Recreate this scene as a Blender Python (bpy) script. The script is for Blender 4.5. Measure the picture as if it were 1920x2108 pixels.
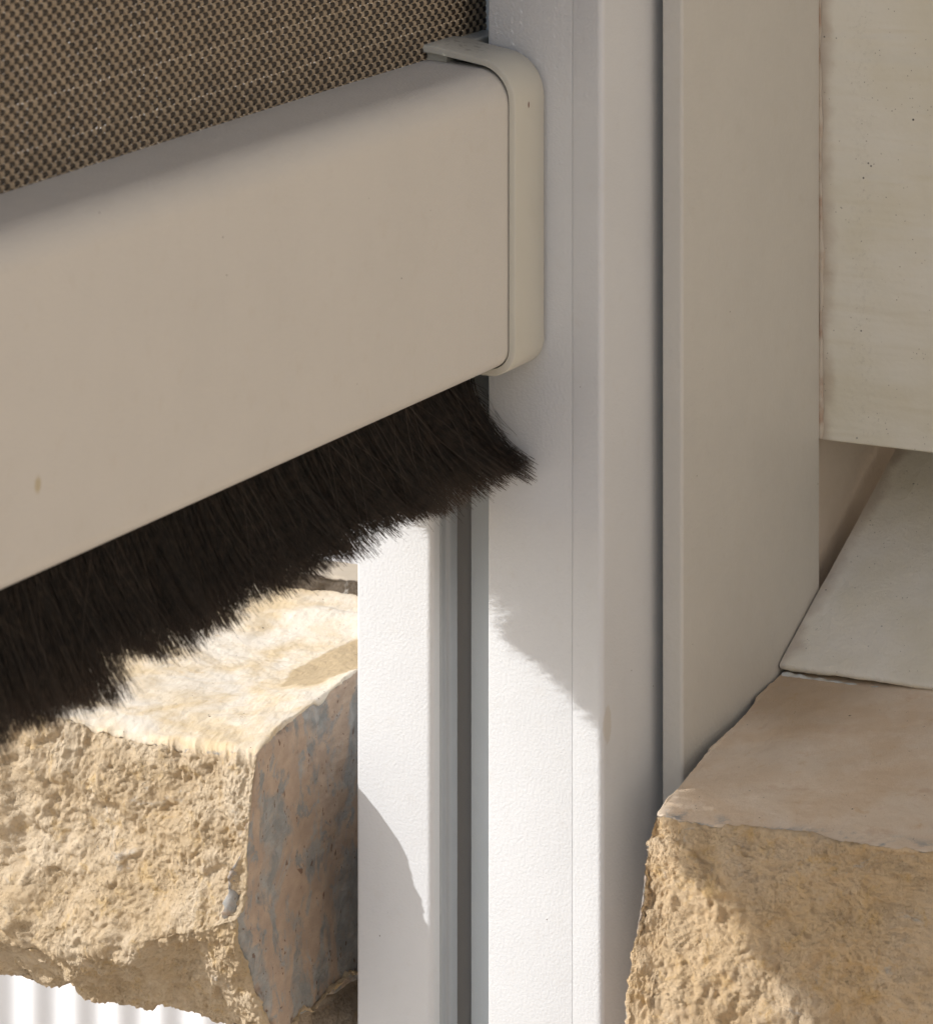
import bpy, bmesh, math, random
import numpy as np
from mathutils import Vector

# ------------------------------------------------------------------ camera, sky, sun, exposure
S = bpy.context.scene
for o in list(bpy.data.objects): bpy.data.objects.remove(o)
COL = S.collection
W0, H0 = 1920.0, 2108.0                 # photo size: only used to measure the place
FPX = 10000.0                           # focal length in photo pixels
HOR = -1500.0                           # horizon row (far above the frame: shifted lens)
TH = math.radians(26.94)                # X axis (run of the blind) seen from the view axis
FW = (math.cos(TH), math.sin(TH)); RT = (math.sin(TH), -math.cos(TH))
ZC = 1.25
D0 = 0.855
CX = -D0*(FW[0] + 0.028*RT[0]); CY = -D0*(FW[1] + 0.028*RT[1])

def at(u, v, x=None, y=None):
    """world point on plane x=.. or y=.. seen at photo pixel (u, v)"""
    k = (u - W0/2)/FPX
    dx, dy = FW[0] + RT[0]*k, FW[1] + RT[1]*k
    t = (x - CX)/dx if x is not None else (y - CY)/dy
    return (CX + dx*t, CY + dy*t, ZC - (v - HOR)/FPX*t)

def on_z(u, v, z):
    t = (ZC - z)/((v-HOR)/FPX); k = (u-W0/2)/FPX
    return (CX + (FW[0]+RT[0]*k)*t, CY + (FW[1]+RT[1]*k)*t, z)

cam = bpy.data.cameras.new('camera'); camo = bpy.data.objects.new('camera', cam); COL.objects.link(camo)
camo.location = (CX, CY, ZC); camo.rotation_euler = (math.pi/2, 0, TH - math.pi/2)
cam.sensor_fit = 'HORIZONTAL'; cam.sensor_width = 36; cam.lens = 36*FPX/W0
cam.shift_y = -(H0/2 - HOR)/W0
cam.clip_start = 0.02; cam.clip_end = 500
cam.dof.use_dof = True; cam.dof.focus_distance = 0.875; cam.dof.aperture_fstop = 72
S.camera = camo

SUN = Vector((0.82, -1.00, -0.91)).normalized()      # direction the light travels
elev = math.asin(-SUN.z)
world = bpy.data.worlds.new('World'); S.world = world; world.use_nodes = True
nt = world.node_tree; bg = nt.nodes['Background']
sky = nt.nodes.new('ShaderNodeTexSky'); sky.sky_type = 'NISHITA'; sky.sun_disc = False
sky.sun_elevation = elev; sky.sun_rotation = math.atan2(-SUN.x, -SUN.y)
sky.dust_density = 1.8; sky.air_density = 1.0; sky.ozone_density = 0.6
nt.links.new(sky.outputs[0], bg.inputs[0]); bg.inputs[1].default_value = 0.15
sl = bpy.data.lights.new('sun', 'SUN'); sl.energy = 3.85; sl.angle = math.radians(0.53); sl.color = (1.0, 0.99, 0.985)
so = bpy.data.objects.new('sun', sl); COL.objects.link(so)
so.rotation_euler = SUN.to_track_quat('-Z', 'Y').to_euler(); so.location = (-1.5, 1.5, 3)
S.view_settings.view_transform = 'Standard'; S.view_settings.look = 'None'
S.view_settings.exposure = 0.0; S.view_settings.gamma = 1.0; S.view_settings.use_curve_mapping = False

random.seed(7); rng = np.random.default_rng(7)

# ------------------------------------------------------------------ numpy noise
def _hash(ix, iy, iz, seed):
    h = (ix.astype(np.int64)*374761393 + iy.astype(np.int64)*668265263 + iz.astype(np.int64)*2147483647 + seed*974634777) & 0xffffffff
    h = ((h ^ (h >> 13))*1274126177) & 0xffffffff
    h = ((h ^ (h >> 16))*2246822519) & 0xffffffff
    return ((h ^ (h >> 15)) & 0xffff)/32767.5 - 1.0
def vnoise(P, freq, seed=0):
    Q = P*freq + 1000.0
    I = np.floor(Q).astype(np.int64); f = Q - I; w = f*f*f*(f*(f*6-15)+10)
    r = 0
    for a in (0, 1):
        for b in (0, 1):
            for c in (0, 1):
                ww = (w[:,0] if a else 1-w[:,0])*(w[:,1] if b else 1-w[:,1])*(w[:,2] if c else 1-w[:,2])
                r = r + ww*_hash(I[:,0]+a, I[:,1]+b, I[:,2]+c, seed)
    return r
def fbm(P, freq, octs=4, gain=0.5, seed=0, ridged=False):
    r = 0; a = 1.0
    for k in range(octs):
        n = vnoise(P, freq, seed+k*17)
        if ridged: n = 1 - 2*np.abs(n)
        r = r + a*n; a *= gain; freq *= 2.03
    return r

# ------------------------------------------------------------------ mesh helpers
def mesh_np(name, V, F, mat=None, parent=None, smooth=True, mats=None, midx=None, attrs=None):
    V = np.asarray(V, dtype=np.float32); F = np.asarray(F, dtype=np.int32)
    me = bpy.data.meshes.new(name)
    me.vertices.add(len(V)); me.vertices.foreach_set('co', V.ravel())
    n, k = F.shape
    me.loops.add(n*k); me.loops.foreach_set('vertex_index', F.ravel())
    me.polygons.add(n); me.polygons.foreach_set('loop_start', np.arange(n, dtype=np.int32)*k)
    me.polygons.foreach_set('use_smooth', np.full(n, smooth, dtype=bool))
    for m in (mats or [mat]): me.materials.append(m)
    if midx is not None: me.polygons.foreach_set('material_index', np.asarray(midx, dtype=np.int32))
    me.update(calc_edges=True)
    for an, av in (attrs or {}).items():
        A = me.attributes.new(an, 'FLOAT', 'POINT'); A.data.foreach_set('value', np.asarray(av, dtype=np.float32))
    o = bpy.data.objects.new(name, me); COL.objects.link(o)
    if parent: o.parent = parent
    return o

def finish(bm, name, mat, parent=None, angle=35):
    bmesh.ops.recalc_face_normals(bm, faces=bm.faces)
    me = bpy.data.meshes.new(name); bm.to_mesh(me); bm.free()
    for p in me.polygons: p.use_smooth = True
    me.set_sharp_from_angle(angle=math.radians(angle))
    me.materials.append(mat)
    o = bpy.data.objects.new(name, me); COL.objects.link(o)
    if parent: o.parent = parent
    return o

def rounded(pts, segs=8):
    """pts: (a, b, radius) polygon corners -> list of 2D points with rounded corners"""
    out = []; n = len(pts)
    for i in range(n):
        p = Vector(pts[i][:2]); r = pts[i][2] if len(pts[i]) > 2 else 0
        a = Vector(pts[i-1][:2]); b = Vector(pts[(i+1) % n][:2])
        if r <= 0: out.append((p.x, p.y)); continue
        da = (a-p).normalized(); db = (b-p).normalized()
        ang = da.angle(db); t = r/math.tan(ang/2)
        t = min(t, (a-p).length*0.499, (b-p).length*0.499); r2 = t*math.tan(ang/2)
        c = p + (da+db).normalized()*(r2/math.sin(ang/2))
        s = p + da*t; e = p + db*t
        a0 = math.atan2(s.y-c.y, s.x-c.x); a1 = math.atan2(e.y-c.y, e.x-c.x)
        d = (a1-a0+math.pi) % (2*math.pi) - math.pi
        for k in range(segs+1):
            q = a0 + d*k/segs; out.append((c.x+r2*math.cos(q), c.y+r2*math.sin(q)))
    return out

def prism(poly, lo, hi, axis, name, mat, parent=None, steps=1, angle=35):
    """extrude a 2D polygon. axis 'z': poly is (x,y); axis 'x': poly is (y,z); axis 'y': poly is (x,z)"""
    bm = bmesh.new(); rings = []
    for k in range(steps+1):
        h = lo + (hi-lo)*k/steps
        f = {'z': lambda p: (p[0], p[1], h), 'x': lambda p: (h, p[0], p[1]), 'y': lambda p: (p[0], h, p[1])}[axis]
        rings.append([bm.verts.new(f(p)) for p in poly])
    n = len(poly)
    for k in range(steps):
        for i in range(n):
            bm.faces.new((rings[k][i], rings[k][(i+1) % n], rings[k+1][(i+1) % n], rings[k+1][i]))
    bm.faces.new(rings[0]); bm.faces.new(rings[-1])
    return finish(bm, name, mat, parent, angle)

def empty(name, loc=(0, 0, 0)):
    o = bpy.data.objects.new(name, None); COL.objects.link(o); o.location = (0, 0, 0); o.empty_display_size = 0.02
    return o
def tag(o, label=None, cat=None, group=None, kind=None):
    if label: o['label'] = label
    if cat: o['category'] = cat
    if group: o['group'] = group
    if kind: o['kind'] = kind
    return o

# ------------------------------------------------------------------ material helpers
class M:
    def __init__(s, name, rough=0.5, spec=0.5):
        s.m = bpy.data.materials.new(name); s.m.use_nodes = True
        s.t = s.m.node_tree; s.b = s.t.nodes['Principled BSDF']
        s.b.inputs['Roughness'].default_value = rough
        s.b.inputs['Specular IOR Level'].default_value = spec
        s.tc = s.t.nodes.new('ShaderNodeTexCoord'); s.obj = s.tc.outputs['Object']
    def n(s, typ, **kw):
        x = s.t.nodes.new(typ)
        for k, v in kw.items(): setattr(x, k, v)
        return x
    def link(s, a, b): s.t.links.new(a, b)
    def mapped(s, scale=(1, 1, 1), rot=(0, 0, 0)):
        mp = s.n('ShaderNodeMapping'); s.link(s.obj, mp.inputs[0]); mp.inputs['Scale'].default_value = scale; mp.inputs['Rotation'].default_value = rot
        return mp.outputs[0]
    def noise(s, scale, detail=4, rough=0.5, dist=0.0, vec=None):
        x = s.n('ShaderNodeTexNoise'); s.link(vec or s.obj, x.inputs['Vector'])
        x.inputs['Scale'].default_value = scale; x.inputs['Detail'].default_value = detail
        x.inputs['Roughness'].default_value = rough; x.inputs['Distortion'].default_value = dist
        return x.outputs['Fac']
    def voro(s, scale, feature='F1', vec=None, rnd=1.0):
        x = s.n('ShaderNodeTexVoronoi', feature=feature); s.link(vec or s.obj, x.inputs['Vector'])
        x.inputs['Scale'].default_value = scale; x.inputs['Randomness'].default_value = rnd
        return x.outputs['Distance']
    def ramp(s, fac, a, b, lo=0.0, hi=1.0):
        x = s.n('ShaderNodeMapRange'); x.interpolation_type = 'SMOOTHSTEP'; s.link(fac, x.inputs[0])
        x.inputs[1].default_value = a; x.inputs[2].default_value = b
        x.inputs[3].default_value = lo; x.inputs[4].default_value = hi
        return x.outputs[0]
    def mix(s, fac, a, b):
        x = s.n('ShaderNodeMix', data_type='RGBA')
        if isinstance(fac, (int, float)): x.inputs[0].default_value = fac
        else: s.link(fac, x.inputs[0])
        for i, c in ((6, a), (7, b)):
            if isinstance(c, tuple): x.inputs[i].default_value = c if len(c) == 4 else (*c, 1)
            else: s.link(c, x.inputs[i])
        return x.outputs[2]
    def math(s, op, a, b=0.0):
        x = s.n('ShaderNodeMath', operation=op)
        for i, c in ((0, a), (1, b)):
            if isinstance(c, (int, float)): x.inputs[i].default_value = c
            else: s.link(c, x.inputs[i])
        return x.outputs[0]
    def attr(s, name):
        x = s.n('ShaderNodeAttribute'); x.attribute_name = name; return x.outputs['Fac']
    def spot(s, p, r, wob=0.35, soft=0.25, scale=(1, 1, 1)):
        """1 inside an irregular blob round world point p"""
        v = s.n('ShaderNodeVectorMath', operation='SUBTRACT'); s.link(s.obj, v.inputs[0]); v.inputs[1].default_value = p
        m = s.n('ShaderNodeVectorMath', operation='MULTIPLY'); s.link(v.outputs[0], m.inputs[0]); m.inputs[1].default_value = scale
        l = s.n('ShaderNodeVectorMath', operation='LENGTH'); s.link(m.outputs[0], l.inputs[0])
        nz = s.noise(1.6/r, 2)
        d = s.math('ADD', l.outputs['Value'], s.math('MULTIPLY', s.math('SUBTRACT', nz, 0.5), 2*wob*r))
        return s.ramp(d, r*(1+soft), r*(1-soft))
    def color(s, c):
        if isinstance(c, tuple): s.b.inputs['Base Color'].default_value = (*c[:3], 1)
        else: s.link(c, s.b.inputs['Base Color'])
    def bump(s, h, dist, strength=1.0):
        x = s.n('ShaderNodeBump'); x.inputs['Strength'].default_value = strength; x.inputs['Distance'].default_value = dist
        s.link(h, x.inputs['Height'])
        prev = s.b.inputs['Normal'].links
        if prev: s.link(prev[0].from_socket, x.inputs['Normal'])
        s.link(x.outputs[0], s.b.inputs['Normal'])

def dirt_specks(m, base, dens=900, thr=0.045, col=(0.10, 0.075, 0.05), vec=None, sel=(0.66, 0.70)):
    d = m.voro(dens, vec=vec)
    sel = m.ramp(m.noise(dens*0.31, 1), *sel)
    f = m.math('MULTIPLY', m.ramp(d, thr*2.2, thr), sel)
    return m.mix(f, base, col)

def powder(name, col, bumpd=0.00009, rough=0.46, spots=(), grain=1900):
    m = M(name, rough, 0.45)
    c = m.mix(m.ramp(m.noise(35, 4), 0.35, 0.7), col, tuple(x*0.965 for x in col))
    c = m.mix(m.ramp(m.noise(300, 5), 0.55, 0.8, 0, 0.25), c, (col[0]*0.9, col[1]*0.86, col[2]*0.80))
    c = dirt_specks(m, c, 420, 0.035)
    # dust film and faint dried runs
    run = m.noise(1.0, 4, 0.6, 0.5, m.mapped((260, 260, 22)))
    c = m.mix(m.math('MULTIPLY', m.ramp(run, 0.55, 0.80, 0, 0.09), m.ramp(m.noise(24, 3), 0.4, 0.65)), c, (col[0]*0.80, col[1]*0.76, col[2]*0.70))
    c = m.mix(m.ramp(m.noise(1700, 3, 0.8), 0.60, 0.85, 0, 0.16), c, (col[0]*0.72, col[1]*0.67, col[2]*0.6))
    for p, r_, sc, sc_col, sf in spots:
        f = m.spot(p, r_, 0.3, sf, sc)
        c = m.mix(m.math('MULTIPLY', f, 0.8 if r_ < 0.0013 else 0.35), c, sc_col)
    m.color(c)
    m.bump(m.noise(grain, 2, 0.5), bumpd)
    m.bump(m.noise(160, 2), 0.00008)
    m.link(m.ramp(m.noise(220, 4), 0.3, 0.75, rough-0.05, rough+0.1), m.b.inputs['Roughness'])
    return m

# ================================================================== measures taken from the photo
Y_LIP = at(1004, 1000, x=0)[1]; Y_SLOT = at(880, 1000, x=0)[1]; Y_FAR = at(734, 1500, x=0)[1]; Y_SEAM = at(1178, 1000, x=0)[1]
GAP = 0.0022
X_FL = at(1363, 1000, y=-GAP)[0]
Y_FL = at(1405, 1000, x=X_FL)[1]
X_PE = at(1690, 800, y=Y_FL)[0]
YB = at(1120, 400, x=-0.0012)[1]                 # front plane of the end cap
X_CAP = at(1061, 400, y=YB)[0]
YBAR = YB + 0.0015                               # front of the bar
YF = 0.0293                                      # fabric plane
Z_TOP = at(840, 133, y=YF)[2]
Z_TOP0 = at(0, 397, y=YF)[2]
Z_BOT = at(700, 911, y=YBAR+0.001)[2]
print('MEAS lip %.4f slot %.4f far %.4f seam %.4f flx %.4f fly %.4f pe %.4f yb %.4f xcap %.4f ztop %.4f %.4f zbot %.4f' % (Y_LIP, Y_SLOT, Y_FAR, Y_SEAM, X_FL, Y_FL, X_PE, YB, X_CAP, Z_TOP, Z_TOP0, Z_BOT))

WHITE = (0.68, 0.69, 0.695)
ALU = powder('powder_coated_aluminium', WHITE, spots=[
    (at(1250, 1492, y=0.0), 0.0015, (1, 1, 0.45), (0.5, 0.42, 0.30), 0.15)])
ALU = ALU.m
BARM = powder('bar_coating', (0.665, 0.635, 0.58), spots=[
    (at(78, 998, y=YBAR), 0.0008, (1, 1, 0.7), (0.50, 0.42, 0.26), 0.5),
    (at(975, 136, y=YBAR+0.003), 0.0010, (1, 1, 2.0), (0.5, 0.24, 0.08), 0.08)], bumpd=0.00008).m
CAPM = M('cap_plastic', 0.38, 0.45)
cc = CAPM.mix(CAPM.ramp(CAPM.noise(120, 4), 0.5, 0.85, 0, 0.5), (0.60, 0.58, 0.50), (0.54, 0.51, 0.43))
cc = CAPM.mix(CAPM.spot(at(1088, 215, y=YB), 0.00028, 0.2, 0.3, (1, 1, 0.5)), cc, (0.16, 0.06, 0.03))
cc = CAPM.mix(CAPM.math('MULTIPLY', CAPM.spot(at(958, 92, x=-0.006), 0.0045, 0.9, 0.5), CAPM.ramp(CAPM.noise(900, 4), 0.5, 0.7, 0, 0.7)), cc, (0.26, 0.24, 0.19))
CAPM.color(cc); CAPM.bump(CAPM.noise(900, 2), 0.00002); CAPM = CAPM.m

# ================================================================== the setting
g = M('paving', 0.8, 0.3)
gc = g.mix(g.ramp(g.noise(3, 5), 0.3, 0.7), (0.40, 0.33, 0.26), (0.50, 0.42, 0.33)); g.color(gc); g.bump(g.noise(60, 4), 0.002)
bm = bmesh.new(); bmesh.ops.create_grid(bm, x_segments=2, y_segments=2, size=60)
gr = finish(bm, 'ground', g.m); tag(gr, kind='structure')  # unseen ground, added to bounce warm light upwards
hw = M('house_render', 0.85, 0.2); hw.color(hw.mix(hw.ramp(hw.noise(6, 5), 0.3, 0.7), (0.56, 0.505, 0.445), (0.51, 0.455, 0.395))); hw.bump(hw.noise(90, 4), 0.002)
bm = bmesh.new(); bmesh.ops.create_cube(bm, size=1)
for v_ in bm.verts: v_.co = Vector((v_.co.x*9 + 1.0, v_.co.y*0.25 - 1.85, v_.co.z*3.4 + 1.7))
bounce = finish(bm, 'house_wall', hw.m); tag(bounce, 'long pale rendered house wall behind the viewer, facing the blind', 'wall')  # unseen wall, added only to bounce warm light onto the shaded faces

# ================================================================== guide rail
ZR0, ZR1 = 0.55, 2.15
rail = empty('guide_rail')
tag(rail, 'white powder coated guide rail with a grooved slot running full height between blind and wall', 'guide rail')
XB = X_PE - 0.0006
prism(rounded([(0.00004, Y_SEAM+0.00005, 0.00014), (0.00004, Y_LIP, 0.00035), (0.0022, Y_LIP, 0.0002), (0.0022, Y_LIP-0.002, 0), (XB, Y_LIP-0.002, 0), (XB, Y_SEAM+0.00005, 0)], 5), ZR0, ZR1, 'z', 'near_lip', ALU, rail)
cover = prism(rounded([(0.0, 0.0, 0.0011), (0.0, Y_SEAM, 0.00012), (XB, Y_SEAM, 0), (XB, 0.0, 0)], 10), ZR0, ZR1, 'z', 'clip_cover', ALU, rail)
# far lip of the slot
prism(rounded([(0.0, Y_SLOT-0.0009, 0.0012), (0.0, Y_FAR, 0.0006), (XB, Y_FAR, 0), (XB, Y_FAR-0.003, 0), (0.0032, Y_FAR-0.003, 0), (0.0032, Y_SLOT-0.0009, 0.0003)], 8), ZR0, ZR1, 'z', 'far_lip', ALU, rail)
# rounded plastic zip insert behind the far lip, back plate of the slot
zm = M('zip_insert_plastic', 0.45, 0.5); zm.color(zm.mix(zm.noise(80, 3), (0.44, 0.455, 0.465), (0.37, 0.385, 0.395))); zm.bump(zm.noise(500, 2), 0.00003)
yi = Y_SLOT - 0.0002
prism(rounded([(0.0033, yi-0.0008, 0.0006), (0.0033, yi+0.006, 0), (0.0105, yi+0.006, 0), (0.0105, yi-0.0012, 0.0020), (0.0062, yi-0.0012, 0.0016), (0.0058, yi-0.0004, 0.0004)], 8), ZR0, ZR1, 'z', 'zip_insert', zm.m, rail)
dm = M('slot_shadow_gasket', 0.7, 0.3); dm.color((0.60, 0.58, 0.55))
pl = M('slot_back_plate', 0.5, 0.5); pl.color(pl.mix(pl.noise(60, 3), (0.80, 0.83, 0.83), (0.76, 0.79, 0.79)))
XPLATE = 0.0140
yd = at(970, 1500, x=XPLATE)[1]
prism([(XPLATE, Y_LIP-0.0018), (XPLATE, yd), (XPLATE+0.0015, yd), (XPLATE+0.0015, Y_LIP-0.0018)], ZR0, ZR1, 'z', 'slot_back_plate', pl.m, rail)
prism([(XPLATE+0.0032, Y_LIP-0.0018), (XPLATE+0.0032, yi+0.0065), (XPLATE+0.0042, yi+0.0065), (XPLATE+0.0042, Y_LIP-0.0018)], ZR0, ZR1, 'z', 'rubber_gasket', dm.m, rail)

# ================================================================== cover sheet fixed over the rail, beside the wall
panm = powder('cover_sheet_coating', (0.60, 0.58, 0.53), bumpd=0.00012, grain=1100).m
pan = prism(rounded([(X_FL, Y_FL, 0.0007), (X_FL, -GAP, 0.0003), (X_FL+0.006, -GAP, 0), (X_FL+0.006, 0.0006, 0), (X_PE-0.0002, 0.0006, 0), (X_PE-0.0002, Y_FL, 0.0012)], 8), ZR0, ZR1, 'z', 'cover_sheet', panm)
tag(pan, 'flat beige painted sheet with pale front edge, between guide rail and plaster wall', 'cover sheet')

# ================================================================== plaster corner (overhanging) and recess behind it
ZBLK = at(1690, 906, x=X_PE)[2]
def plaster_mat(name, col, ripple=True):
    m = M(name, 0.75, 0.25)
    c = m.mix(m.ramp(m.noise(45, 5), 0.35, 0.7), col, (col[0]*0.92, col[1]*0.90, col[2]*0.83))
    # soiled band along the joint with the sheet
    sx = m.n('ShaderNodeSeparateXYZ'); m.link(m.obj, sx.inputs[0])
    dj = m.math('ADD', m.math('SUBTRACT', Y_FL, sx.outputs[1]), m.math('MULTIPLY', m.math('SUBTRACT', m.noise(140, 4), 0.5), 0.006))
    c = m.mix(m.ramp(dj, 0.0035, 0.0, 0, 0.55), c, (0.42, 0.32, 0.24))
    if ripple:
        band = m.ramp(m.math('ABSOLUTE', m.math('SUBTRACT', dj, 0.0085)), 0.004, 0.0, 0, 1)
        c = m.mix(m.math('MULTIPLY', band, m.ramp(m.noise(900, 6, 0.8), 0.5, 0.75, 0, 0.5)), c, (0.45, 0.42, 0.35))
    c = dirt_specks(m, c, 500, 0.06, (0.09, 0.08, 0.07), sel=(0.62, 0.68)); c = dirt_specks(m, c, 260, 0.035, (0.06, 0.055, 0.05), sel=(0.57, 0.60)); c = dirt_specks(m, c, 1100, 0.08, (0.36, 0.32, 0.26), sel=(0.56, 0.64))
    m.color(c)
    return m
plm = plaster_mat('rolled_masonry_paint', (0.80, 0.77, 0.67))
w = plm.noise(1.0, 2, 0.45, 0.3, plm.mapped((28, 28, 210)))
plm.bump(w, 0.0011); plm.bump(plm.noise(900, 3), 0.0001)
bm = bmesh.new()
ny, nz = 60, 60
blk = rounded([(X_PE, ZBLK, 0.0006), (X_PE, ZR1, 0), (X_PE+0.30, ZR1, 0), (X_PE+0.30, ZBLK, 0)], 6)
wallb = prism(blk, 0.046, Y_FL-0.45, 'y', 'plaster_wall', plm.m)
tag(wallb, 'cream painted plaster wall end with roller ripples, hanging over the shaded recess at upper right', 'wall')
# irregular sealant bead between sheet and plaster
bead = M('sealant', 0.6, 0.4); bead.color(bead.mix(bead.ramp(bead.noise(250, 4), 0.4, 0.7), (0.56, 0.50, 0.41), (0.42, 0.30, 0.22)))
zs = np.linspace(ZBLK+0.0004, ZR1-0.3, 900); V = []; Fq = []
for i, z in enumerate(zs):
    q = np.array([[0.0, 0.0, z]]); r = 0.00045 + 0.00025*float(fbm(q, 160, 3, seed=5)[0]); off = 0.0002*float(vnoise(q, 90, 9)[0])
    for k in range(7):
        a = math.pi*k/6 + math.radians(0)
        V.append((X_PE-0.0001 - abs(r)*math.sin(a)*0.8 - off*0.5, Y_FL + 0.0002 - abs(r)*1.2*math.cos(a)+off, z))
for i in range(len(zs)-1):
    for k in range(6):
        a = i*7+k; Fq.append((a, a+1, a+8, a+7))
sb = mesh_np('sealant_bead', V, Fq, bead.m); sb.parent = wallb; sb['label'] = 'thin uneven brownish sealant bead'

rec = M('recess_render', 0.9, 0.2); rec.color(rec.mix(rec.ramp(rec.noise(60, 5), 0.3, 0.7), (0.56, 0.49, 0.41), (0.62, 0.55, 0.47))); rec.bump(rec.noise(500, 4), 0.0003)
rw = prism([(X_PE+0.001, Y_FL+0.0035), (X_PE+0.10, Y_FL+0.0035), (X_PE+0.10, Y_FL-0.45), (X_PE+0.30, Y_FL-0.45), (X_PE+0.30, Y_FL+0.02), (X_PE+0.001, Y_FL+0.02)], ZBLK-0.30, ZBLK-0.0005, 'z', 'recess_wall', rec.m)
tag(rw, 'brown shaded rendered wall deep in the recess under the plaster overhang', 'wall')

# ================================================================== woven screen, bottom bar, cap and brush
blind = empty('screen_blind')
tag(blind, 'brown woven outdoor screen blind with beige bottom bar and black brush fringe', 'blind')
YBK = 2*YF - YBAR
XL = -0.60
RT_, RB_ = 0.0062, 0.0036
def bar_profile(gr=0.0, segs=12, lift=0.0):
    zt, zb = Z_TOP, Z_BOT
    return rounded([(YBAR-gr, zt-0.0008+gr*0.7, RT_+gr), (YF-0.002, zt+gr+lift, 0.003), (YF+0.002, zt+gr+lift, 0.003), (YBK+gr, zt-0.0008+gr*0.7, RT_+gr),
                    (YBK+gr, zb-gr, RB_+gr), (YBAR-gr, zb-gr, RB_+gr)], segs)
bar = prism(bar_profile(), XL, X_CAP+0.0028, 'x', 'bottom_bar', BARM, blind, steps=1)
# cap: sleeve, with small bevel at both ends
bm = bmesh.new()
prof = [(X_CAP+0.003, 0.00022), (X_CAP, 0.00022), (X_CAP, 0.00125), (X_CAP+0.00012, 0.00142), (X_CAP+0.0003, 0.0015), (-0.0014, 0.0015), (-0.0009, 0.0012), (-0.0008, 0.0)]
rings = [[bm.verts.new((x, p[0], p[1])) for p in bar_profile(gq, lift=0.0013)] for x, gq in prof]
n = len(rings[0])
for a, b in zip(rings, rings[1:]):
    for i in range(n): bm.faces.new((a[i], a[(i+1) % n], b[(i+1) % n], b[i]))
bm.faces.new(rings[-1])
cap = finish(bm, 'end_cap', CAPM, blind, angle=50)
# tongue of the cap running into the slot
tg = prism(rounded([(YF-0.0042, Z_BOT+0.008, 0.0005), (YF-0.0042, Z_TOP+0.0022, 0.0004), (YF+0.0052, Z_TOP+0.0022, 0.0004), (YF+0.0052, Z_BOT+0.008, 0.0005)], 4), X_CAP+0.0015, 0.0108, 'x', 'guide_tongue', CAPM, cap)

# woven fabric: real yarns
PX, PZ = 0.00135, 0.00104
def fabric(z0, z1, x0, x1):
    nw = int((x1-x0)/PX); nf = int((z1-z0)/PZ)
    Vs, Fs, Mi = [], [], []; base = 0
    amp = 0.00022; K = 6
    ang = np.linspace(0, 2*np.pi, K, endpoint=False)
    sag = lambda X, Z: 0.00025*np.sin(X*35+Z*9) + 0.0001*np.sin(Z*130)
    # warp: pairs of yarns, going up (tan)
    sub = 4; T = np.arange(nf*sub+1)/sub
    for i in range(nw):
        for s in (-1, 1):
            jit = 0.00004*rng.standard_normal(); wz = 0.00003*np.sin(T*0.7+rng.random()*9)
            xc = x0 + (i+0.5)*PX + s*0.00027 + jit + wz; zc = z0 + T*PZ
            yo = amp*np.cos(np.pi*(T-0.5) + np.pi*i)
            yc = YF - yo*1.0
            yc = yc + sag(xc, zc)
            rx = 0.00029; ry = 0.00017
            P = np.stack([xc[:, None]+rx*np.cos(ang), yc[:, None]+ry*np.sin(ang), np.repeat(zc[:, None], K, 1)], -1)
            n_ = len(T); Vs.append(P.reshape(-1, 3))
            a = (np.arange(n_-1)[:, None]*K + np.arange(K)); b = (np.arange(n_-1)[:, None]*K + (np.arange(K)+1) % K)
            Fs.append(np.stack([a, b, b+K, a+K], -1).reshape(-1, 4) + base); Mi.append(np.zeros((n_-1)*K, int)); base += n_*K
    T = np.arange(nw*sub+1)/sub
    for j in range(nf):
        zc = z0 + (j+0.5)*PZ + 0.00003*rng.standard_normal() + 0.00002*np.sin(T*0.5+rng.random()*9); xc = x0 + T*PX
        yo = amp*np.cos(np.pi*(T-0.5) + np.pi*j)
        yc = YF + yo + sag(xc, zc)
        rz = 0.00048; ry = 0.00020
        P = np.stack([np.repeat(xc[:, None], K, 1), yc[:, None]+ry*np.sin(ang), zc[:, None]+rz*np.cos(ang)], -1)
        n_ = len(T); Vs.append(P.reshape(-1, 3))
        a = (np.arange(n_-1)[:, None]*K + np.arange(K)); b = (np.arange(n_-1)[:, None]*K + (np.arange(K)+1) % K)
        Fs.append(np.stack([a, b, b+K, a+K], -1).reshape(-1, 4) + base); Mi.append(np.ones((n_-1)*K, int)); base += n_*K
    return np.concatenate(Vs), np.concatenate(Fs), np.concatenate(Mi), z0+nf*PZ
wt = M('tan_yarn', 0.45, 0.5); wt.color(wt.mix(wt.ramp(wt.noise(300, 3), 0.3, 0.7), (0.32, 0.25, 0.17), (0.40, 0.315, 0.215)))
wd = M('dark_yarn', 0.42, 0.5); wd.color(wd.mix(wd.ramp(wd.noise(300, 3), 0.3, 0.7), (0.030, 0.022, 0.015), (0.045, 0.033, 0.022)))
V, F, Mi, zf = fabric(Z_TOP-0.004, Z_TOP+0.072, -0.235, 0.0134)
fab = mesh_np('screen_fabric', V, F, None, blind, True, [wt.m, wd.m], Mi)
# the rest of the cloth, out of the picture (same weave as a pattern)
up = M('woven_screen_cloth', 0.6, 0.3)
ck = up.n('ShaderNodeTexChecker'); up.link(up.mapped((1/PX, 1, 1/PZ)), ck.inputs[0]); ck.inputs['Scale'].default_value = 1.0
ck.inputs[1].default_value = (0.34, 0.25, 0.165, 1); ck.inputs[2].default_value = (0.055, 0.04, 0.027, 1); up.color(ck.outputs[0])
prism([(YF-0.0002, zf), (YF+0.0003, zf), (YF+0.0003, ZR1), (YF-0.0002, ZR1)], XL, 0.0108, 'x', 'upper_fabric', up.m, blind)
prism([(YF-0.0002, Z_TOP-0.003), (YF+0.0003, Z_TOP-0.003), (YF+0.0003, zf), (YF-0.0002, zf)], XL, -0.2352, 'x', 'side_fabric', up.m, blind)

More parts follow.
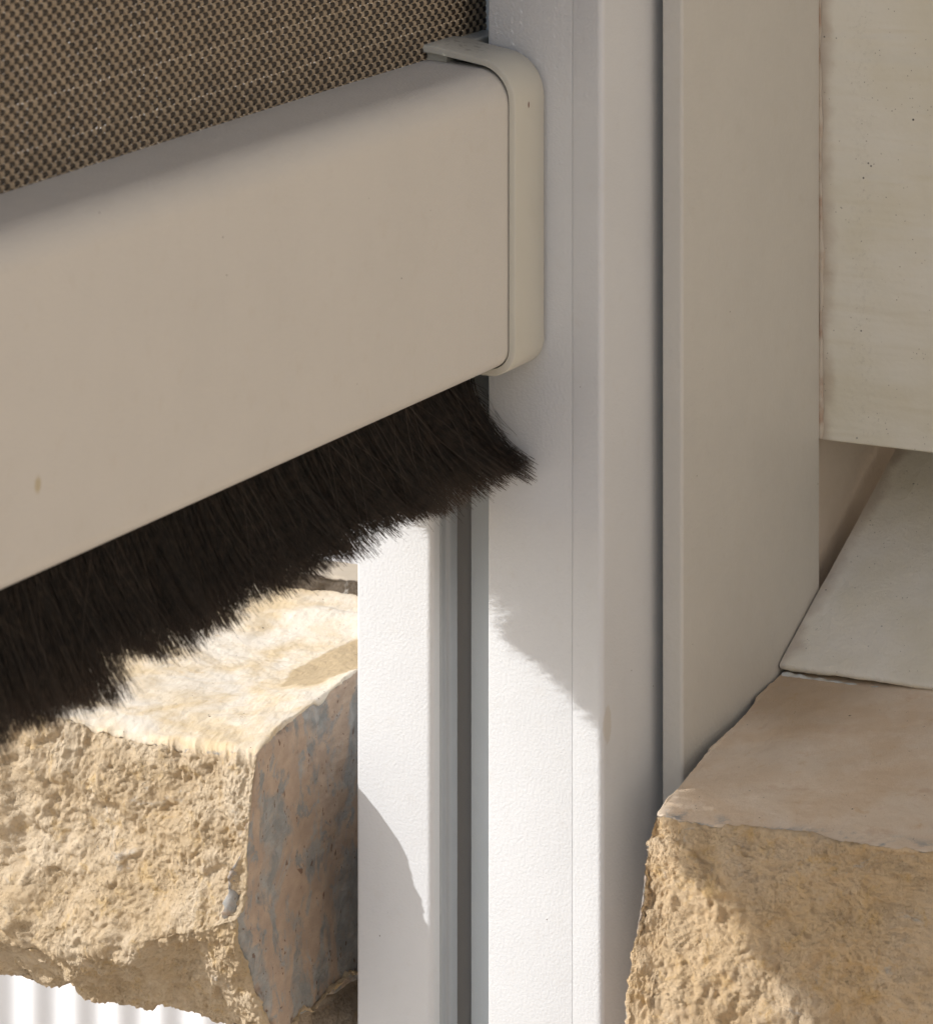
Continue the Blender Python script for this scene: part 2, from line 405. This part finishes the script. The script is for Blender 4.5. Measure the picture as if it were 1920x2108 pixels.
# brush
def brush():
    N = 88000
    xr = rng.uniform(-0.23, -0.0080, N)
    t1 = np.clip((xr+0.035)/0.03, 0, 1)           # 1 at the end next to the rail
    P1 = np.stack([xr, np.zeros(N), np.zeros(N)], 1)
    fan = rng.uniform(-1, 1, N); fan = np.where(rng.random(N) < 0.14, rng.uniform(0.85, 1.0, N), fan)
    yr = YF + fan*0.004
    clump = fbm(np.stack([xr, yr*1.5, np.zeros(N)], 1), 170, 3, seed=3)
    clump2 = fbm(np.stack([xr, yr*2, np.ones(N)], 1), 600, 2, seed=8)
    L = 0.0242 + 0.0022*np.clip((-0.09-xr)/0.07, 0, 1) + 0.0013*fbm(P1, 60, 2, seed=21) + 0.0010*clump + 0.0006*clump2 + rng.normal(0, 0.0005, N)
    L = L*np.where(rng.random(N) < 0.07, rng.uniform(0.7, 1.0, N), 1.0)
    # notch and tuft like the worn places in the photo
    nx = at(175, 1480, y=YF-0.006)[0]
    L -= 0.0085*np.exp(-((xr-nx-0.004)/0.0045)**2)*(0.5+0.5*rng.random(N))
    L -= 0.0030*np.exp(-((xr-nx-0.020)/0.0030)**2)*(0.5+0.5*rng.random(N))
    tx = at(560, 1220, y=YF)[0]
    L += 0.0015*np.exp(-((xr-tx)/0.0022)**2)
    lean = 0.002 + 0.012*np.clip((xr+0.13)/0.10, 0, 1)
    dx = lean + 0.0035*clump + 0.0014*clump2 + rng.normal(0, 0.0011, N)
    dy = np.where(fan > 0, fan*0.0100, fan*(0.0100-0.0045*t1)) + 0.0022*fbm(P1+5, 120, 2, seed=33) + rng.normal(0, 0.0013, N) - t1*0.0015
    wild = rng.random(N) < 0.012
    dx = np.where(wild, dx+rng.normal(0, 0.005, N), dx); dy = np.where(wild, dy+rng.normal(0, 0.004, N), dy)
    dz = -np.sqrt(np.maximum(L*L - 0.30*dx*dx - 0.22*dy*dy, 1e-6)) + t1*0.0015
    back = np.clip((fan-0.15)/0.35, 0, 1)*(rng.random(N) > 0.04)      # rear rows evened to one length, shaped to cast a crisp shadow edge
    zc = -(0.0279 - 0.0003*rng.random(N) + 0.0003*fbm(P1, 90, 2, seed=44)); dz = dz*(1-back) + zc*back
    dx += t1*0.003
    root = np.stack([xr, yr, np.full(N, Z_BOT+0.001)], 1)
    nseg = 6; s = np.linspace(0, 1, nseg+1)
    bend = rng.normal(0, 0.0006, (N, 2))
    pts = np.zeros((N, nseg+1, 3))
    for k, q in enumerate(s):
        pts[:, k, 0] = root[:, 0] + dx*(0.55*q+0.45*q*q) + bend[:, 0]*math.sin(math.pi*q)
        pts[:, k, 1] = root[:, 1] + dy*(0.35*q+0.65*q*q) + bend[:, 1]*math.sin(math.pi*q)
        pts[:, k, 2] = root[:, 2] + dz*q
    # keep off the rail faces
    inlip = (pts[:, :, 1] < Y_LIP+0.0003) & (pts[:, :, 0] > -0.0007)
    ex = np.where(inlip, pts[:, :, 0]+0.0007, 0)
    pts[:, :, 1] -= ex*0.25; pts[:, :, 0] = np.where(inlip, -0.0007-0.0004*rng.random(inlip.shape), pts[:, :, 0])
    far = (pts[:, :, 1] > Y_SLOT-0.002) & (pts[:, :, 0] > -0.0007)
    pts[:, :, 0] = np.where(far, -0.0007, pts[:, :, 0])
    pts[:, :, 0] = np.minimum(pts[:, :, 0], 0.0105)
    return pts
def strands(pts, rad, name, mat, parent):
    N, ns, _ = pts.shape
    tang = np.gradient(pts, axis=1); tang /= np.linalg.norm(tang, axis=2, keepdims=True)+1e-12
    ref = np.array([0.6, -0.8, 0.05]); a = np.cross(tang, ref); a /= np.linalg.norm(a, axis=2, keepdims=True)+1e-12
    b = np.cross(tang, a)
    taper = np.linspace(1.0, 0.55, ns)[None, :, None]
    R = rad[:, None, None]*taper
    ring = [pts + R*(math.cos(q)*a + math.sin(q)*b) for q in (0.5, 0.5+2.0944, 0.5+4.1888)]
    V = np.stack(ring, 2).reshape(-1, 3)
    i0 = (np.arange(N)[:, None, None]*ns + np.arange(ns-1)[None, :, None])*3
    k = np.arange(3)[None, None, :]; k2 = (k+1) % 3
    F = np.stack([i0+k, i0+k2, i0+3+k2, i0+3+k], -1).reshape(-1, 4)
    return mesh_np(name, V, F, mat, parent)
hm = M('brush_fibre', 0.55, 0.35)
hx = hm.n('ShaderNodeSeparateXYZ'); hm.link(hm.obj, hx.inputs[0])
hc = hm.mix(hm.ramp(hm.noise(700, 2), 0.4, 0.65), (0.012, 0.010, 0.008), (0.040, 0.028, 0.020))
hm.color(hm.mix(hm.ramp(hx.outputs[2], Z_BOT-0.014, Z_BOT-0.026, 0, 0.6), hc, (0.105, 0.074, 0.052)))
pts = brush()
br = strands(pts, rng.uniform(0.000032, 0.00006, len(pts)), 'brush_strip', hm.m, blind)
br['label'] = 'thick black fibre brush fringe with ragged tips'
# loose flyaway fibres at the end of the brush, pressed towards the rail
N = 900
q0 = rng.random(N)
root = np.stack([-0.0035 - 0.008*rng.random(N), YF - 0.002 - 0.003*rng.random(N), np.full(N, Z_BOT+0.001)], 1)
qq = rng.random(N)**1.5; tip = np.stack([-0.0012 - 0.002*rng.random(N), 0.0115 + 0.0105*(1-qq) + 0.001*rng.random(N), Z_BOT - 0.0165 - 0.0045*rng.random(N) - 0.0015*qq], 1)
s = np.linspace(0, 1, 9); fp = np.zeros((N, 9, 3)); bb = rng.normal(0, 0.0008, (N, 3))
for k, q in enumerate(s):
    fp[:, k] = root*(1-q) + tip*q + bb*math.sin(math.pi*q) + np.array([0.0, 0.003, -0.0025])*math.sin(math.pi*q)
fp[:, :, 0] = np.minimum(fp[:, :, 0], -0.0004)
strands(fp, rng.uniform(0.00003, 0.00006, N), 'loose_fibres', hm.m, br)

# a few long pale fibres lying across the brush
N = 65; x0_ = rng.uniform(-0.20, -0.012, N); s = np.linspace(0, 1, 12); wp = np.zeros((N, 12, 3))
ax_ = rng.normal(0.004, 0.008, N); ly = rng.uniform(0.012, 0.024, N); ph = rng.uniform(0, 6.28, N); wa = rng.uniform(0.0003, 0.0016, N)
for k, q in enumerate(s):
    wp[:, k, 0] = np.minimum(x0_ + ax_*q + wa*np.sin(ph+q*5), -0.001); wp[:, k, 1] = YF - 0.0045 - 0.0085*q**0.8 + wa*0.4*np.cos(ph+q*4); wp[:, k, 2] = Z_BOT + 0.0005 - ly*q
pm = M('pale_fibre', 0.45, 0.5); pm.color((0.085, 0.064, 0.048))
strands(wp, rng.uniform(0.000022, 0.00004, N), 'stray_fibres', pm.m, br)

# ================================================================== stones
def lattice(P, sub):
    """P: array (I,J,K,3) control lattice; sub: cells per lattice cell on each axis -> surface verts, quads, side ids"""
    I, J, K, _ = P.shape; n = [(I-1)*sub[0], (J-1)*sub[1], (K-1)*sub[2]]
    keys = []; Fs = []; side = []
    def key(a, b, c): return (a*(n[1]+1)+b)*(n[2]+1)+c
    for ax in range(3):
        o = [0, 1, 2]; o.remove(ax); A, B = np.meshgrid(np.arange(n[o[0]]), np.arange(n[o[1]]), indexing='ij')
        for e in (0, 1):
            c = [None]*3
            def kk(da, db):
                c[ax] = np.full(A.shape, e*n[ax]); c[o[0]] = A+da; c[o[1]] = B+db; return key(*c)
            q = [kk(0, 0), kk(1, 0), kk(1, 1), kk(0, 1)]
            flip = (e == 0) ^ (ax == 1)
            if flip: q = q[::-1]
            Fs.append(np.stack(q, -1).reshape(-1, 4)); side.append(np.full(A.size, ax*2+e))
    F = np.concatenate(Fs); side = np.concatenate(side)
    uq, inv = np.unique(F, return_inverse=True); F = inv.reshape(F.shape)
    c = uq % (n[2]+1); b = (uq//(n[2]+1)) % (n[1]+1); a = uq//((n[2]+1)*(n[1]+1))
    def sp(t, s_, m): i = np.minimum(t//s_, m-2); return i, (t - i*s_)/s_
    ia, fa = sp(a, sub[0], I); ib, fb = sp(b, sub[1], J); ic, fc = sp(c, sub[2], K)
    V = 0
    for da in (0, 1):
        for db in (0, 1):
            for dc in (0, 1):
                w = (fa if da else 1-fa)*(fb if db else 1-fb)*(fc if dc else 1-fc)
                V = V + w[:, None]*P[ia+da, ib+db, ic+dc]
    return V, F, side
def vnormals(V, F):
    nrm = np.cross(V[F[:, 2]]-V[F[:, 0]], V[F[:, 3]]-V[F[:, 1]]); N = np.zeros_like(V)
    for k in range(4): np.add.at(N, F[:, k], nrm)
    return N/(np.linalg.norm(N, axis=1, keepdims=True)+1e-20)
def smooth_attr(A, F, it):
    for _ in range(it):
        m = A[F].mean(1); s = np.zeros_like(A); c = np.zeros_like(A)
        for k in range(4): np.add.at(s, F[:, k], m); np.add.at(c, F[:, k], 1)
        A = s/np.maximum(c, 1)
    return A
def smooth_pos(V, F, it):
    for _ in range(it):
        for k in range(3): V[:, k] = smooth_attr(V[:, k], F, 1)
    return V
def stone(name, P, sub, rough_sides, mat, seed=0, amp=0.0016, fine=0.00032, flat=0.00012, relax=6, warp=0.0012, rsm=5, chip=0.0010, roll=0.0):
    V, F, side = lattice(P, sub)
    V = smooth_pos(V, F, relax)
    N = vnormals(V, F)
    fa = np.isin(side, rough_sides).astype(float)
    R = np.zeros(len(V)); C = np.zeros(len(V))
    for k in range(4): np.add.at(R, F[:, k], fa); np.add.at(C, F[:, k], 1)
    R = smooth_attr(R/C, F, rsm)
    top = np.zeros(len(V)); ft = (side == 5).astype(float)
    for k in range(4): np.add.at(top, F[:, k], ft)
    top = smooth_attr(top/C, F, 4)
    Q = V*1.0
    Q = Q + 0.0015*np.stack([vnoise(V, 300, seed+50), vnoise(V, 300, seed+51), vnoise(V, 300, seed+52)], 1)
    big = fbm(V, 55, 3, 0.55, seed) ; mid = fbm(Q, 260, 3, 0.6, seed+5, ridged=True); fn = fbm(V, 1100, 3, 0.65, seed+9)
    pits = np.minimum(0, fbm(Q, 420, 2, 0.5, seed+71)+0.55)
    mid = fbm(Q, 230, 4, 0.62, seed+5); fn2 = fbm(V, 2300, 2, 0.6, seed+15); crease = -np.abs(fbm(Q, 480, 2, 0.5, seed+19))
    ledg = 0.0006*np.tanh(3*fbm(Q, 110, 3, 0.6, seed+25))
    pits = np.minimum(0, fbm(Q, 330, 4, 0.6, seed+71)+0.75)
    D = R*(amp*big*0.95 + ledg + amp*0.26*mid + 0.0005*crease + fine*(0.75*fn + 0.42*fn2) + 0.0010*pits) + (1-R)*flat*(fbm(V, 120, 3, 0.5, seed+3)*2 + fn*0.35)
    # chipped arrises: where rough and sawn meet, cut back irregularly
    edge = np.exp(-((R-0.5)/0.22)**2)
    D -= edge*0.0009*np.maximum(0, fbm(V, 210, 3, 0.6, seed+31))
    mx = np.full(len(V), -1); mn = np.full(len(V), 99)
    for k in range(4): np.maximum.at(mx, F[:, k], side); np.minimum.at(mn, F[:, k], side)
    ar = smooth_attr((mx != mn).astype(float), F, 3); ar = ar/max(ar.max(), 1e-6)
    aw = smooth_attr((mx != mn).astype(float), F, 14); aw = aw/max(aw.max(), 1e-6)
    D -= ar*chip*0.45*np.maximum(0, fbm(V, 260, 4, 0.6, seed+37)-0.12) + aw*chip*1.1*np.maximum(0, fbm(V, 105, 4, 0.6, seed+38)-0.05)
    V = V + N*D[:, None]
    big2 = np.stack([fbm(V, 28, 2, 0.5, seed+90), fbm(V, 28, 2, 0.5, seed+91), fbm(V, 28, 2, 0.5, seed+92)], 1)
    V = V + warp*big2*R[:, None]
    V[:, 2] += roll*top*(fbm(V, 24, 3, 0.5, seed+95))
    return mesh_np(name, V, F, mat, attrs={'rough_face': R, 'top_face': top})

def stone_mat(name, top_col, top_col2, side_kind, rough_cols, patch=None):
    m = M(name, 0.88, 0.22)
    R = m.attr('rough_face'); T = m.attr('top_face')
    a, b, c_ = rough_cols
    rc = m.mix(m.ramp(m.noise(70, 5, 0.6, 0.6), 0.35, 0.68), a, b)
    rc = m.mix(m.ramp(m.noise(260, 5, 0.65, 0.5), 0.52, 0.72, 0, 0.75), rc, c_)
    rc = m.mix(m.ramp(m.noise(130, 5, 0.7, 1.2), 0.60, 0.74, 0, 0.6), rc, (0.60, 0.585, 0.55))
    rc = m.mix(m.ramp(m.noise(1500, 3, 0.6), 0.60, 0.78, 0, 0.5), rc, (0.30, 0.20, 0.11))
    # sawn side: pinkish matrix with blue grey pebbles
    sv = m.mapped((1, 1, 0.62), (0.5, 0.3, 0.2))
    p1 = m.ramp(m.noise(100, 5, 0.62, 0.7, sv), 0.47, 0.56)
    p2 = m.ramp(m.noise(260, 5, 0.65, 0.6, sv), 0.55, 0.63)
    sc = m.mix(m.ramp(m.noise(200, 5, 0.7), 0.35, 0.7), (0.42, 0.32, 0.245), (0.53, 0.41, 0.31))
    grey = m.mix(m.ramp(m.noise(180, 5, 0.65, 0.8), 0.35, 0.7), (0.24, 0.255, 0.25), (0.40, 0.405, 0.39))
    if side_kind == 'pebbly':
        sc = m.mix(m.math('MULTIPLY', m.math('MULTIPLY', m.math('MAXIMUM', p1, p2), m.ramp(m.noise(500, 4, 0.7), 0.25, 0.55, 0.55, 1.0)), 0.9), sc, grey)
        for sc_, lo_, hi_ in ((420, 0.20, 0.10), (190, 0.15, 0.09), (900, 0.22, 0.12)):
            wv = m.n('ShaderNodeVectorMath', operation='ADD'); nz_ = m.n('ShaderNodeTexNoise'); m.link(m.obj, nz_.inputs['Vector']); nz_.inputs['Scale'].default_value = sc_*1.5
            ms = m.n('ShaderNodeVectorMath', operation='SCALE'); m.link(nz_.outputs['Color'], ms.inputs[0]); ms.inputs['Scale'].default_value = 0.9/sc_
            m.link(sv, wv.inputs[0]); m.link(ms.outputs[0], wv.inputs[1])
            pit = m.math('MULTIPLY', m.ramp(m.voro(sc_, vec=wv.outputs[0]), lo_, hi_), m.ramp(m.noise(sc_*0.4, 2), 0.5, 0.58))
            sc = m.mix(m.math('MULTIPLY', pit, 0.8), sc, (0.16, 0.09, 0.06))
        sc = m.mix(m.ramp(m.noise(1600, 3, 0.7), 0.5, 0.8, 0, 0.35), sc, (0.22, 0.15, 0.11))
    # top
    tc = m.mix(m.ramp(m.noise(60, 5, 0.6, 0.6), 0.35, 0.65), top_col, top_col2)
    tc = m.mix(m.ramp(m.noise(330, 5, 0.7, 0.3), 0.56, 0.75, 0, 0.6), tc, (top_col2[0]*0.9, top_col2[1]*0.80, top_col2[2]*0.62))
    tc = m.mix(m.ramp(m.noise(2300, 3, 0.7), 0.60, 0.8, 0, 0.45), tc, (top_col[0]*0.5, top_col[1]*0.42, top_col[2]*0.36))
    tc = m.mix(m.ramp(m.noise(150, 6, 0.75, 0.3), 0.50, 0.72, 0, 0.45), tc, (top_col[0]*1.12, top_col[1]*1.14, top_col[2]*1.2))
    tc = m.mix(m.ramp(m.noise(700, 6, 0.85), 0.52, 0.80, 0, 0.45), tc, (top_col2[0]*0.72, top_col2[1]*0.62, top_col2[2]*0.50))
    tc = dirt_specks(m, tc, 520, 0.07, (0.07, 0.045, 0.03)); tc = dirt_specks(m, tc, 1300, 0.10, (0.22, 0.14, 0.09))
    if patch: tc = patch(m, tc)
    tn = m.math('ADD', T, m.math('MULTIPLY', m.math('SUBTRACT', m.noise(700, 4, 0.6), 0.5), 0.7))
    col = m.mix(m.ramp(tn, 0.42, 0.58), sc, tc)
    nz = m.math('MULTIPLY', m.math('SUBTRACT', m.noise(420, 4, 0.6), 0.5), 0.5)
    col = m.mix(m.ramp(m.math('ADD', R, nz), 0.40, 0.60), col, rc)
    m.color(col)
    gr_ = m.math('SUBTRACT', 1.0, m.voro(1250)); gm = m.ramp(m.noise(160, 3), 0.38, 0.62)
    m.bump(m.math('MULTIPLY', m.math('MULTIPLY', gr_, gm), m.ramp(R, 0.35, 0.8)), 0.0005)
    m.bump(m.math('MULTIPLY', m.noise(1300, 5, 0.72), m.ramp(R, 0.2, 0.8, 0.16, 1.0)), 0.0006)
    m.bump(m.math('MULTIPLY', m.noise(3000, 3, 0.7), m.ramp(R, 0.2, 0.8, 0.5, 1.2)), 0.00026)
    return m.m

# ---- left stone, seen through the opening
YRR = 0.0605
xr_ = at(525, 1548, y=YRR)[0]
def sec(y, T, Mm, B, back, zt, zb, midT=None):
    return T, Mm, B
R_T = Vector(at(525, 1548, y=YRR)); R_M = Vector(at(470, 1885, y=YRR)); R_B = Vector(at(545, 2135, y=YRR+0.002))
E_T = Vector(at(740, 1378, y=YRR)); E_M = Vector((E_T.x, YRR, R_M.z)); E_B = Vector((E_T.x, YRR, R_B.z+0.003))
xb = 0.085
def zs_(p, z): return Vector((p.x, p.y, z))
L_T = Vector(at(173, 1483, x=R_T.x)); L_M = Vector(at(60, 1950, x=R_T.x-0.002)); L_B = Vector(at(60, 2040, x=R_T.x+0.009))
y2, y3 = L_T.y, 0.17
P = np.zeros((4, 4, 3, 3))
ys = [YRR, (YRR+y2)/2, y2+0.01, y3]
for j, y in enumerate(ys):
    f = min(1, (y-YRR)/(y2-YRR))
    xT = R_T.x + (L_T.x-R_T.x)*f; xM = R_M.x + (L_M.x-R_M.x)*f; xB = R_B.x+(L_B.x-R_B.x)*f
    zT = R_T.z + (L_T.z-R_T.z)*f; zM = R_M.z+(L_M.z-R_M.z)*f; zB = R_B.z+(L_B.z-R_B.z)*f
    xe = E_T.x; zE = E_T.z + (zT-R_T.z+0.0)*1.0 if j == 0 else zT+0.001
    for i, (x_t, x_m, x_b, z_t) in enumerate([(xT, xM, xB, zT), (xe, xe, xe, E_T.z if j == 0 else zT+0.0008), (0.05, 0.05, 0.05, zT+0.0015), (xb, xb, xb, zT+0.0018)]):
        P[i, j, 2] = (x_t, y, z_t); P[i, j, 1] = (x_m, y, zM); P[i, j, 0] = (x_b, y, zB)
TAN = ((0.62, 0.475, 0.30), (0.73, 0.60, 0.43), (0.67, 0.48, 0.24))
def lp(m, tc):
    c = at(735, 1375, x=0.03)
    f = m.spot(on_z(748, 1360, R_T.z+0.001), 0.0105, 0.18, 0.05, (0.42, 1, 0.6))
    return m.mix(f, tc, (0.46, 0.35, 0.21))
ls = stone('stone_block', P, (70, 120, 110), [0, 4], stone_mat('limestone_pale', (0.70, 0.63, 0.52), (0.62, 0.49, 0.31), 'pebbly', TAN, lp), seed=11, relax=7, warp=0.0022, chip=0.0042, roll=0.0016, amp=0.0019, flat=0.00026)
tag(ls, 'sunlit rough tan stone with grey pebbled side, left of the rail beneath the brush', 'stone block')

# ---- lower left stone
b0 = at(640, 2070, y=YRR+0.004); P = np.zeros((2, 2, 2, 3))
for i, x in enumerate((b0[0], 0.09)):
    for j, y in enumerate((YRR+0.003, 0.082)):
        for k, z in enumerate((0.80, b0[2]+ (0.0 if i == 0 else 0.003))): P[i, j, k] = (x, y, z)
l2 = stone('stone_block', P, (110, 60, 90), [0, 2, 4], stone_mat('limestone_lower', (0.5, 0.42, 0.33), (0.45, 0.38, 0.3), 'pebbly', ((0.42, 0.34, 0.26), (0.50, 0.42, 0.33), (0.40, 0.27, 0.14))), seed=31)
tag(l2, 'shaded brown stone peeking out under the big left block beside the rail', 'stone block')

# ---- raised slab on top of the left stone at the back
zt_b = R_T.z + 0.0015
xk = None
q = at(690, 1236, y=0.09)
qb = on_z(690, 1236, zt_b)
h = (1240-1194)/FPX*((qb[0]-CX)*FW[0]+(qb[1]-CY)*FW[1])
P = np.zeros((2, 2, 2, 3))
for i, x in enumerate((qb[0], qb[0]+0.012)):
    for j, y in enumerate((0.056, 0.18)):
        for k, z in enumerate((zt_b-0.012, zt_b+h)): P[i, j, k] = (x, y, z)
l3 = stone('stone_slab', P, (20, 120, 90), [0], stone_mat('limestone_far', (0.42, 0.36, 0.28), (0.5, 0.43, 0.33), 'plain', ((0.13, 0.105, 0.08), (0.16, 0.13, 0.10), (0.12, 0.09, 0.06))), seed=41, amp=0.0002, fine=0.0001, warp=0.0001, chip=0.0003)  # front face coloured dark: its shade is put into the colour
tag(l3, 'narrow grey brown stone edge standing behind the sunlit block just under the brush', 'stone slab')

# ---- white ribbed sheet far behind
rm = M('white_ribbed_metal', 0.35, 0.5); rm.color(rm.mix(rm.noise(4, 3), (0.78, 0.78, 0.78), (0.72, 0.72, 0.72)))
bm = bmesh.new(); prev = None
X_S = 0.62; y = 0.25
ysamp = np.arange(0.06, 2.2, 0.0015)
for yy in ysamp:
    ph = (yy/0.0165) % 1.0
    prof_ = 0.5-0.5*math.cos(2*math.pi*ph); xx = X_S - 0.0042*prof_**1.5
    a = bm.verts.new((xx, yy, 0.0)); b = bm.verts.new((xx, yy, 1.22)); a2 = None
    if prev: bm.faces.new((prev[0], a, b, prev[1]))
    prev = (a, b)
sh = finish(bm, 'corrugated_sheet', rm.m, angle=80)
sol = sh.modifiers.new('thickness', 'SOLIDIFY'); sol.thickness = 0.0008
tag(sh, 'out of focus white ribbed metal sheet below and beyond the left stone', 'metal sheet')

# ---- right stone under the plaster ledge
SUNX = -0.002
A = Vector(at(1343, 1655, x=SUNX)); 
yA = min(A.y, -0.0008); 
G = Vector(at(1603, 1390, y=Y_FL-0.0004))             # where the ledge front meets the sheet
slopeY = (at(1920, 1752, x=SUNX+0.002)[2]-at(1420, 1695, x=SUNX+0.002)[2])/(at(1920, 1752, x=SUNX+0.002)[1]-at(1420, 1695, x=SUNX+0.002)[1])
zFr = at(1420, 1693, x=SUNX+0.001)[2]; zFr2 = at(1920, 1752, x=SUNX+0.001)[2]; yFr2 = at(1920, 1752, x=SUNX+0.001)[1]
P = np.zeros((4, 4, 4, 3))
ysR = [at(1345, 1650, x=SUNX)[1], at(1412, 1693, x=SUNX)[1], -0.055, -0.17]
print('RSTONE A', A[:], 'G', G[:], 'zFr', zFr, zFr2, yFr2)
for j, y in enumerate(ysR):
    f = (y-ysR[1])/(yFr2-ysR[1])
    zt = zFr + (zFr2-zFr)*min(f, 1.6)
    if j == 0: zt = zFr+0.0006
    xt = SUNX + (0.0008 if j == 0 else 0.0) + (0.004 if j == 3 else 0)
    for i in range(4):
        g_ = [0, 0.35, 1.0, 1.6][i]
        x = xt + (G.x-xt)*g_ if i < 3 else G.x+0.05
        yy = y
        if j == 0: yy = ysR[0] + (Y_FL-0.0004-ysR[0])*min(1, g_)
        z = zt + (G.z-zFr)*g_ if i < 3 else zt+(G.z-zFr)+0.004
        if j == 0 and i == 2: z = G.z
        P[i, j, 3] = (x, yy, z)
        xs_ = [(-0.009, -0.018, -0.022), (-0.009, -0.0185, -0.0225), (-0.002, -0.004, -0.006), (0.004, 0.003, 0.002)][j]
        zz = (at(1328, 1760, x=0.0)[2], at(1296, 1960, x=0.0)[2], at(1296, 2350, x=0.0)[2]); yl = (at(1322, 1770, x=-0.009)[1], at(1292, 1960, x=-0.018)[1], at(1290, 2300, x=-0.022)[1])
        for k in range(3):
            xf = xs_[k]; P[i, j, 2-k] = (xf if i == 0 else x, min(-0.0012, yy + (yl[k]-ysR[0])*(1 if i == 0 else 0.6)) if j == 0 else yy, zz[k])
TAN2 = ((0.69, 0.505, 0.30), (0.73, 0.57, 0.385), (0.70, 0.475, 0.215))
def rp(m, tc):
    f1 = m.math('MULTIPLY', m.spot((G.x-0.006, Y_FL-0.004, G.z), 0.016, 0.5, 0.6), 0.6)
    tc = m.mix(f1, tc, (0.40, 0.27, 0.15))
    tc = m.mix(m.ramp(m.noise(75, 4, 0.6), 0.58, 0.72, 0, 0.5), tc, (0.56, 0.36, 0.22))
    pt = on_z(1749, 1504, G.z-0.004)
    tc = m.mix(m.spot(pt, 0.0007, 0.9, 0.2, (1, 1, 0.3)), tc, (0.06, 0.03, 0.02))
    # blue grey staining just at the front arris
    sx = m.n('ShaderNodeSeparateXYZ'); m.link(m.obj, sx.inputs[0])
    e = m.ramp(sx.outputs[0], SUNX+0.006, SUNX+0.0005)
    tc = m.mix(m.math('MULTIPLY', e, m.ramp(m.noise(170, 4, 0.6), 0.48, 0.62)), tc, (0.30, 0.32, 0.33))
    return tc
rs = stone('stone_block', P, (60, 110, 75), [0], stone_mat('limestone_right', (0.80, 0.67, 0.525), (0.75, 0.585, 0.42), 'pebbly', TAN2, rp), seed=61, amp=0.0013, warp=0.0009, rsm=4, chip=0.0007)
tag(rs, 'rough tan stone block with smooth sloping top, under the cream ledge at lower right', 'stone block')

# ---- cream painted ledge on the stone
lm = plaster_mat('ledge_paint', (0.89, 0.84, 0.73), False); lm.bump(lm.noise(900, 5, 0.75), 0.00035); lm.bump(lm.noise(150, 3), 0.0003)
sl_ = math.tan(math.radians(25.5))
GL = Vector(at(1605, 1364, y=Y_FL-0.0004))
zy = lambda y: (at(1920, 1408, x=GL.x)[2]-GL.z)/(at(1920, 1408, x=GL.x)[1]-GL.y)*(y-GL.y)
nx_, ny_ = 90, 260
V = []; F = []
yy_ = np.concatenate([np.linspace(0, 0.07, 220), np.linspace(0.072, 0.30, 41)]); ny_ = len(yy_)
prof_ = [(0.0040, -0.0014), (0.0006, -0.0014), (0.0001, -0.0011), (-0.0002, -0.0006), (0.0001, -0.0001), (0.0008, 0.0002)] + [(0.0008+q, 0.0002+q*sl_) for q in np.linspace(0.001, 0.075, 90)]
for j, dy_ in enumerate(yy_):
    y = GL.y - dy_
    wob = 0.00015*float(fbm(np.array([[0, y, 0.]]), 220, 4, 0.6, 3)[0])
    for i, (px_, pz_) in enumerate(prof_):
        k = 1.0 if i < 6 else 0.3
        V.append((GL.x + px_ + wob*k, y + 0.0, GL.z + zy(y) + pz_ + (wob*0.8 if i < 2 else 0)))
npf = len(prof_)
for j in range(ny_-1):
    for i in range(npf-1):
        a = j*npf+i; F.append((a, a+1, a+npf+1, a+npf))
V = np.array(V); V[:, 2] += 0.00025*fbm(V, 90, 3, 0.5, 77)*(np.tile(np.arange(npf), ny_) > 4)
lo = mesh_np('plaster_ledge', V, F, lm.m)
tag(lo, 'sloping cream painted ledge with a thin white front lip, resting on the right stone', 'ledge')
# sealant line under the lip: broken in places so the dark joint shows
cm = M('white_filler', 0.7, 0.3); cm.color(cm.mix(cm.ramp(cm.noise(400, 4), 0.4, 0.7), (0.62, 0.62, 0.57), (0.5, 0.46, 0.38)))
V = []; F = []; seg = 300
for j in range(seg+1):
    y = GL.y - 0.0005 - 0.09*j/seg
    p1 = np.array([[0, y, 3.]]); th = 0.00042 + 0.0003*float(fbm(p1, 300, 3, 0.6, 13)[0]); th = max(th, 0.00003)
    zb = GL.z + zy(y) - 0.0023; x0 = GL.x + 0.0002 + 0.00015*float(vnoise(p1, 500, 4)[0])
    for a in range(6):
        q = math.pi*a/5; V.append((x0 + 0.0014*math.cos(q)*0.5, y, zb + th*math.sin(q)))
for j in range(seg):
    for a in range(5):
        b = j*6+a; F.append((b, b+1, b+7, b+6))
fl = mesh_np('filler_strip', V, F, cm.m, lo)
